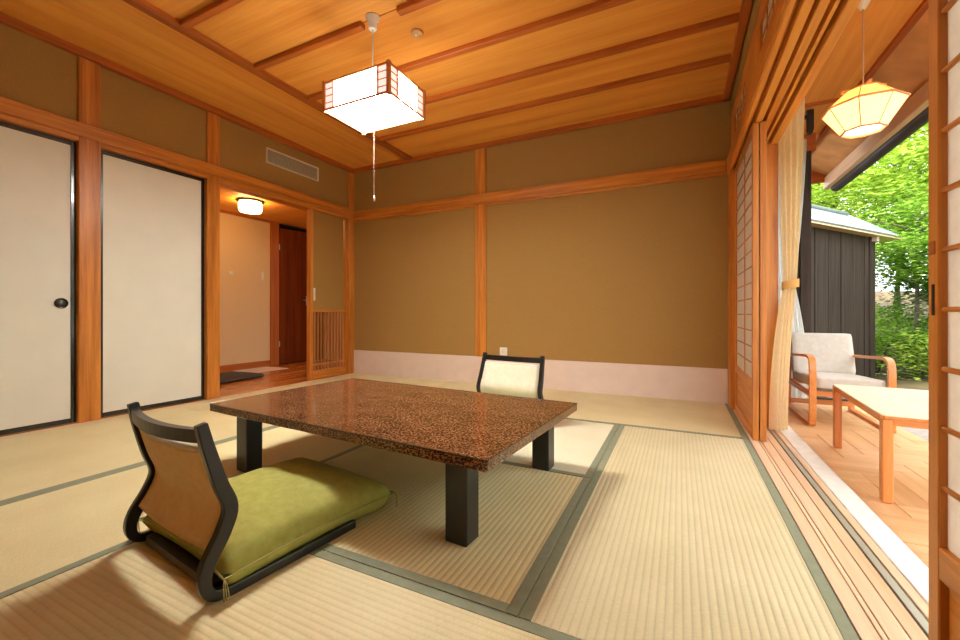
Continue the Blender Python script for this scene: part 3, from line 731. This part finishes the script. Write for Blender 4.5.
def cushion(loc, rz, label, w=.275, l=.295, h=.125):
    t = thing('floor_cushion', label, 'cushion', loc, rz)
    bm = bmesh.new(); N = 28; top, bot = [], []
    def outline(u, v):   # corners pushed out, edges drawn in
        e = 1-.06*(1-v*v)*(abs(u)**3); f = 1-.06*(1-u*u)*(abs(v)**3)
        return u*w*e, v*l*f
    rnd = random.Random(3)
    for j in range(N+1):
        rt_, rbm = [], []
        for i in range(N+1):
            u, v = -1+2*i/N, -1+2*j/N; x, y = outline(u, v)
            k = max(0, (1-u**4)*(1-v**4)); k = k**.42
            wr = .0016*math.sin(9*u+4*v)*math.sin(7*v-3*u)*k + .0045*math.exp(-((abs(u)-.92)**2+(abs(v)-.9)**2)*18)*math.sin(26*(u*v))
            rt_.append(bm.verts.new((x, y, .044+h*.62*k+wr)))
            rbm.append(rt_[-1] if (i in (0, N) or j in (0, N)) else bm.verts.new((x, y, .044-.044*min(1, k*2.6))))
        top.append(rt_); bot.append(rbm)
    for j in range(N):
        for i in range(N):
            bm.faces.new((top[j][i], top[j][i+1], top[j+1][i+1], top[j+1][i])); bm.faces.new((bot[j][i+1], bot[j][i], bot[j+1][i], bot[j+1][i+1]))
    bm_link('cover', bm, 'green', t, True)
    bm = bmesh.new(); pts = []
    for a in range(4*N+1):
        q = a % (4*N); s, r = divmod(q, N); f = -1+2*r/N
        u, v = ((f, -1), (1, f), (-f, 1), (-1, -f))[s]; x, y = outline(u, v); pts.append((x*1.004, y*1.004, .044))
    tube(bm, pts, .0022, 6); bm_link('seam', bm, 'greenp', t, True)
    for sx in (-1, 1):
        for sy in (-1, 1):
            bm = bmesh.new(); d = .012
            for q in range(3):
                tube(bm, [(sx*w, sy*l, .044), (sx*(w+.008), sy*(l+.005-.004*q), .034), (sx*(w+.010+.002*q), sy*(l+.005-.006*q), -.006)], .0012, 5)
            bm_link('tassel', bm, 'greenp', t, True)
    return t
zaisu((-1.285, .622, 0), R(-7), 'black-framed floor chair with tan fabric back, at the near side of the table', 'beige')
cushion((-1.295+.345*math.sin(R(7)), .622+.345*math.cos(R(7)), .016), R(-7), 'olive green floor cushion on the near floor chair')
z2 = (-1.008, 2.600); rz2 = 180-8
zaisu((z2[0], z2[1], 0), R(rz2), 'black-framed floor chair with ivory fabric back, beyond the far side of the table', 'ivory')
cushion((z2[0]-.335*math.sin(R(rz2)), z2[1]+.335*math.cos(R(rz2)), .016), R(rz2), 'olive green floor cushion on the far floor chair, mostly hidden by the table')

# ================================================================== ARMCHAIR
t = thing('armchair', 'bentwood armchair with pale grey cushions at the far end of the terrace', 'chair', (1.035, 3.92, -.06))
# local: +y to the back (y 0 = 3.92)
yf, yr = -.365, .36
side = [(yr-.02, .012), (yf+.06, .012), (yf+.012, .03), (yf, .08), (yf-.002, .25), (yf, .40), (yf+.015, .455), (yf+.065, .478), (yf+.16, .476), (0, .462), (yr, .440)]
path = catmull([(a, b, 0) for a, b in side], 6)
for sx in (-1, 1):
    x0 = sx*.225-(.04 if sx > 0 else 0)
    bm = bmesh.new(); strip(bm, path, x0, x0+.04, .020); o = bm_link('side_frame', bm, 'chair_y', t, False)
    mo = o.modifiers.new('bevel', 'BEVEL'); mo.width = .003; mo.segments = 2; mo.limit_method = 'ANGLE'; mo.angle_limit = R(50)
    box('rear_leg', x0+.003, x0+.037, yr-.05, yr-.015, .0, .436, 'chair_z', t, local=True, bev=.004)
    box('seat_rail', x0+.006, x0+.034, yf+.01, yr-.04, .20, .232, 'chair_y', t, local=True, bev=.003)
for y, z in ((yf+.03, .205), (yr-.05, .20), (yr-.10, .045)): box('cross_rail', -.20, .20, y, y+.025, z, z+.036, 'chair_x', t, local=True, bev=.003)
def pillow(name, hx, hy, hz, par, loc, rot=None, mat='grey_fab', n=10):
    bm = bmesh.new(); bmesh.ops.create_cube(bm, size=2); bmesh.ops.subdivide_edges(bm, edges=bm.edges[:], cuts=n, use_grid_fill=True)
    m = min(hx, hy, hz); r = m*.42
    for v in bm.verts:
        p = Vector((v.co.x*hx, v.co.y*hy, v.co.z*hz)); q = Vector([max(-s+r, min(s-r, c)) for c, s in zip(p, (hx, hy, hz))]); d = p-q
        if d.length > 1e-6: p = q+d.normalized()*r
        fx, fy, fz = v.co
        bulge = 1+.10*(1-fx*fx)*(1-fy*fy) if m == hz else 1+.08*(1-fx*fx)*(1-fz*fz)
        if m == hz: p.z *= bulge
        else: p.y *= bulge
        v.co = p
    return bm_link(name, bm, mat, par, True, loc, rot)
pillow('seat_cushion', .186, .305, .042, t, (0, -.045, .285), (R(-3), 0, 0))
pillow('back_cushion', .197, .045, .165, t, (-.004, .262, .455), (R(-18), 0, 0))
box('back_frame', -.18, .18, .30, .315, .22, .50, 'chair_x', t, local=True)

# ================================================================== SIDE TABLE
t = thing('side_table', 'light wooden coffee table with square legs in front of the armchair', 'table', (1.005, 2.645, -.06), R(-4.2))
lx, ly, zt = .225, .42, .365
bm = bmesh.new(); cut = .012
poly = [(-lx, -ly+cut), (-lx+cut, -ly), (lx-cut, -ly), (lx, -ly+cut), (lx, ly-cut), (lx-cut, ly), (-lx+cut, ly), (-lx, ly-cut)]
for z0, z1, mt, nm in ((zt-.006, zt, 'tt', 'tabletop'), (zt-.018, zt-.006, 'edge', 'top_edge')):
    b2 = bmesh.new(); A = [b2.verts.new((x, y, z0)) for x, y in poly]; B = [b2.verts.new((x, y, z1)) for x, y in poly]
    b2.faces.new(A); b2.faces.new(B)
    for k in range(8): b2.faces.new((A[k], A[(k+1) % 8], B[(k+1) % 8], B[k]))
    bm_link(nm, b2, wood('table_top_pale', (240, 220, 190), (250, 236, 212), 'y', .35, .6) if nm == 'tabletop' else M['chair_y'], t)
for sx in (-1, 1): box('apron', sx*(lx-.022)-.009, sx*(lx-.022)+.009, -ly+.04, ly-.04, zt-.046, zt-.018, 'chair_y', t, local=True)
for sy in (-1, 1): box('apron', -lx+.04, lx-.04, sy*(ly-.022)-.009, sy*(ly-.022)+.009, zt-.046, zt-.018, 'chair_x', t, local=True)
for sx in (-1, 1):
    for sy in (-1, 1): box('leg', sx*(lx-.020)-.018, sx*(lx-.020)+.018, sy*(ly-.020)-.018, sy*(ly-.020)+.018, 0, zt-.018, 'chair_z', t, local=True, bev=.004)

# ================================================================== SHED
GZ = -.35
gp = bmesh.new(); N = 60
vsg = {}
rr = random.Random(5)
for i in range(N+1):
    for j in range(N+1):
        x = -4+22*i/N; y = -8+34*j/N
        h = .05*math.sin(x*1.7)*math.cos(y*1.3)+.03*rr.random()
        if x < 2.2: h = -.02
        if y > 11: h += min(2.0, (y-11)*.18)
        vsg[i, j] = gp.verts.new((x, y, GZ-.03+h))
for i in range(N):
    for j in range(N): gp.faces.new((vsg[i, j], vsg[i+1, j], vsg[i+1, j+1], vsg[i, j+1]))
struct(bm_link('ground', gp, 'earth', None, True))

u_ = Vector((.617, .787, 0)).normalized(); ang = math.atan2(u_.y, u_.x)
C = Vector((2.852, 8.876, GZ))
t = thing('shed', 'dark-stained board garden shed with a pale metal roof', 'shed', C, ang)   # local x along wall (to the right = +x), local y = away from house
# camera-facing wall is along local x from -3.2 to 0 ; depth goes to +y
depth = 1.8; H_ = 2.36
box('wall', -3.3, 0, .02, depth, 0, H_, 'gap', t, local=True, bev=0)
xe = [0, -.15, -.30, -.665, -1.03, -1.40, -1.77, -2.14, -2.51, -2.88, -3.25]
for i, (b, a) in enumerate(zip(xe, xe[1:])):
    if i == 0: box('corner_board', a+.005, b+.02, -.035, .02, 0, H_-.02, 'dark_z', t, local=True)
    else: box('wall_board', a+.012, b-.012, -.014-.004*(i % 2), .02, .04, H_-.01, 'dark_z', t, local=True, bev=.004)
for i in range(5): box('wall_board', .0, .014, .02+i*.356, .02+(i+1)*.356-.012, .04, H_-.01, 'dark_z', t, local=True, bev=.004)
box('cornice', -3.3, .03, -.05, -.015, H_-.16, H_, 'dark_x', t, local=True) if False else None
# hipped roof
e0 = [Vector((-3.6, -.16, H_+.02)), Vector((.62, -.16, H_+.0)), Vector((.62, depth-.2, H_+.0)), Vector((-3.6, depth-.2, H_+.02))]
r0_, r1_ = Vector((-3.2, .47, H_+.48)), Vector((.30, .47, H_+.46))
def slab(name, pts, th, mat):
    bm = bmesh.new(); n_ = (pts[1]-pts[0]).cross(pts[2]-pts[0]).normalized()
    if n_.z < 0: n_ = -n_
    A = [bm.verts.new(p) for p in pts]; B = [bm.verts.new(p-n_*th) for p in pts]; m = len(pts)
    bm.faces.new(A); bm.faces.new(B)
    for k in range(m): bm.faces.new((A[k], A[(k+1) % m], B[(k+1) % m], B[k]))
    return bm_link(name, bm, mat, t)
slab('roof_front', [e0[0], e0[1], r1_, r0_], .025, 'roof'); slab('roof_side', [e0[1], e0[2], r1_], .025, 'roof'); slab('roof_back', [e0[2], e0[3], r0_, r1_], .025, 'roof')
bm = bmesh.new(); tube(bm, [r0_+Vector((0, 0, .02)), r1_+Vector((.05, 0, .02))], .035, 10); bm_link('ridge_cap', bm, 'roof', t, True)
bm = bmesh.new(); tube(bm, [r1_, e0[1]+Vector((-.03, .02, .0))], .022, 8); bm_link('hip_cap', bm, 'roof', t, True)
bm = bmesh.new(); vv = [bm.verts.new(p+Vector((0, 0, -.05))) for p in e0]; v2 = [bm.verts.new(p+Vector((0, 0, -.03))) for p in e0]
bm.faces.new(vv); bm.faces.new(v2)
for k in range(4): bm.faces.new((vv[k], vv[(k+1) % 4], v2[(k+1) % 4], v2[k]))
bm_link('soffit', bm, 'sill_x', t)
box('rafter_end', -.10, -.02, -.10, -.035, H_-.12, H_-.04, 'kick', t, local=True)

# ================================================================== GARDEN
def leaves(n, ell, seed, size, name, mat, parent, droop=.3, clusters=None):
    rg = random.Random(seed); vs, fs = [], []
    cx, cy, cz, ax, ay, az = ell
    cl = []
    for _ in range(clusters or 60):
        while True:
            p = Vector((rg.uniform(-1, 1), rg.uniform(-1, 1), rg.uniform(-1, 1)))
            if .25 < p.length < 1: break
        cl.append((p.x*ax+cx, p.y*ay+cy, p.z*az+cz, rg.uniform(.16, .42)))
    for i in range(n):
        c = cl[rg.randrange(len(cl))]; s = c[3]
        p = Vector((c[0]+rg.gauss(0, s), c[1]+rg.gauss(0, s), c[2]+rg.gauss(0, s*.35)))
        a = rg.uniform(0, 6.283); tl = rg.gauss(0, .5)
        d = Vector((math.cos(a), math.sin(a), rg.uniform(-.6, .2)*droop*2)).normalized(); sd = d.cross(Vector((math.sin(tl)*.7, math.cos(a)*.3, 1))).normalized()
        L = size*rg.uniform(.6, 1.3); w = L*.27; up = sd.cross(d)*L*.08
        b = len(vs)
        vs += [p, p+d*L*.45+sd*w-up, p+d*L, p+d*L*.45-sd*w-up, p+d*L*.45+up*.4]
        fs += [(b, b+1, b+4), (b+1, b+2, b+4), (b+2, b+3, b+4), (b+3, b, b+4)]
    me = bpy.data.meshes.new(name); me.from_pydata([tuple(v) for v in vs], [], fs); me.update()
    o = link(name, me, M[mat], parent); o['kind'] = 'stuff'; return o
def tree(x, y, h, r, mat, label, seed, n=9000, size=.11, lean=0, cz=None, az=None, group='trees in the garden', name='garden_tree', trunk=.05, stems=1):
    gz = GZ+(max(0, y-11)*.18)
    t = thing(name, label, 'tree', (x, y, gz-.05), 0, group)
    rg = random.Random(seed)
    for s in range(stems):
        ox, oy = (rg.uniform(-.3, .3), rg.uniform(-.3, .3)) if stems > 1 else (0, 0)
        bm = bmesh.new(); pts = [(ox, oy, 0)]
        for k in range(1, 7): pts.append((ox+lean*k/6+rg.gauss(0, .06), oy+rg.gauss(0, .06), h*.92*k/6))
        tube(bm, catmull(pts, 3), [trunk*(1-.75*i/18) for i in range(19)], 8); bm_link('trunk', bm, 'bark', t, True)
    bm = bmesh.new()
    for k in range(9):
        z = h*rg.uniform(.35, .9); a = rg.uniform(0, 6.28); L = r*rg.uniform(.5, .95)
        tube(bm, catmull([(lean*z/h, 0, z), (lean*z/h+math.cos(a)*L*.5, math.sin(a)*L*.5, z+L*.25), (lean*z/h+math.cos(a)*L, math.sin(a)*L, z+L*.3)], 3), [.022*(1-.12*i) for i in range(7)], 6)
    bm_link('branches', bm, 'bark', t, True)
    cz = cz if cz is not None else h*.62; az = az if az is not None else h*.42
    leaves(n, (lean*.6, 0, cz, r, r, az), seed, size, 'foliage', mat, t, clusters=int(40+r*r*az*14))
    return t
tree(3.05, 11.6, 5.6, 1.5, 'leaf_lime', 'lime green maple rising directly behind the shed roof', 11, 12000, .12, .1, cz=3.9, az=1.9)
tree(4.5, 12.4, 6.4, 1.7, 'leaf_lime', 'tall bright green tree right of the shed, reaching the eave', 12, 13000, .13, -.1, cz=4.3, az=2.3)
tree(3.9, 10.2, 3.2, .95, 'leaf_mid', 'mid green small tree beside the shed corner', 13, 5500, .10, .0, cz=2.5, az=.9)
tree(4.55, 10.4, 2.5, .75, 'leaf_dark', 'dark green bushy tree at the right of the garden view', 14, 7500, .10, cz=1.75, az=.8)
tree(2.6, 15.0, 7.0, 2.2, 'leaf_lime', 'pale green tree far behind the shed, its crown above the roof', 15, 10000, .15, cz=4.8, az=2.6)
tree(5.6, 15.5, 7.0, 2.3, 'leaf_mid', 'large green tree at the back of the garden, behind all others', 16, 10000, .15, cz=4.8, az=2.6)
tree(6.4, 12.0, 5.5, 1.6, 'leaf_lime', 'bright tree hidden behind the near shoji door', 17, 9000, .14)
tree(.6, 13.5, 6.5, 1.9, 'leaf_mid', 'green tree behind the dark post at the end of the terrace', 18, 10000, .15)
for i, (x, y, h, rr_, mt, lb) in enumerate([
    (6.2, 7.6, 4.6, 1.5, 'leaf_mid', 'green tree farther right, level with the shed, hidden by the near shoji door'),
    (7.0, 4.6, 4.8, 1.6, 'leaf_lime', 'lime tree opposite the terrace, outside the picture'),
    (6.4, 1.6, 4.4, 1.5, 'leaf_mid', 'green tree opposite the terrace start, outside the picture'),
    (8.4, 9.6, 5.6, 1.9, 'leaf_lime', 'tall lime tree at the far right back, outside the picture'),
    (7.2, -1.8, 4.6, 1.6, 'leaf_mid', 'green tree beyond the near end of the terrace, outside the picture')]):
    tree(x, y, h, rr_, mt, lb, 70+i, 6500, .15, .05, cz=h*.55, az=h*.42)
def shrub(x, y, r, h, mat, label, seed, n=2600):
    gz = GZ+(max(0, y-11)*.18)
    t = thing('garden_shrub', label, 'shrub', (x, y, gz-.05), 0, 'shrubs on the garden ground')
    rg = random.Random(seed); bm = bmesh.new()
    for k in range(6):
        a = rg.uniform(0, 6.28); tube(bm, [(0, 0, 0), (math.cos(a)*r*.3, math.sin(a)*r*.3, h*.5), (math.cos(a)*r*.6, math.sin(a)*r*.6, h*.85)], [.014, .010, .005], 5)
    bm_link('stems', bm, 'bark', t, True)
    leaves(n, (0, 0, h*.55, r, r, h*.42), seed, .085, 'foliage', mat, t, clusters=16)
for i, (x, y, r, h, m, lb) in enumerate([
    (3.25, 9.9, .5, 1.0, 'leaf_mid', 'green shrub at the foot of the shed corner'),
    (3.85, 9.4, .42, .75, 'leaf_lime', 'light green low shrub in the gap between shed and shoji door'),
    (4.35, 9.9, .5, .95, 'leaf_dark', 'dark shrub behind the armchair arm, near the door edge'),
    (4.9, 9.6, .5, .85, 'leaf_mid', 'green shrub at the door edge'),
    (4.2, 11.4, .7, 1.3, 'leaf_mid', 'wider green shrub at the back of the bare ground'),
    (5.4, 11.2, .7, 1.4, 'leaf_dark', 'dark shrub at the back right of the ground'),
    (3.3, 11.2, .6, 1.2, 'leaf_lime', 'light shrub behind the shed corner'),
    (5.2, 6.4, .7, 1.2, 'leaf_mid', 'wide shrub to the right of the view, outside the picture'),
    (5.6, 3.4, .7, 1.1, 'leaf_dark', 'dark shrub opposite the coffee table, outside the picture'),
    (5.3, .4, .7, 1.2, 'leaf_mid', 'green shrub opposite the near terrace end, outside the picture')]): shrub(x, y, r, h, m, lb, 40+i)
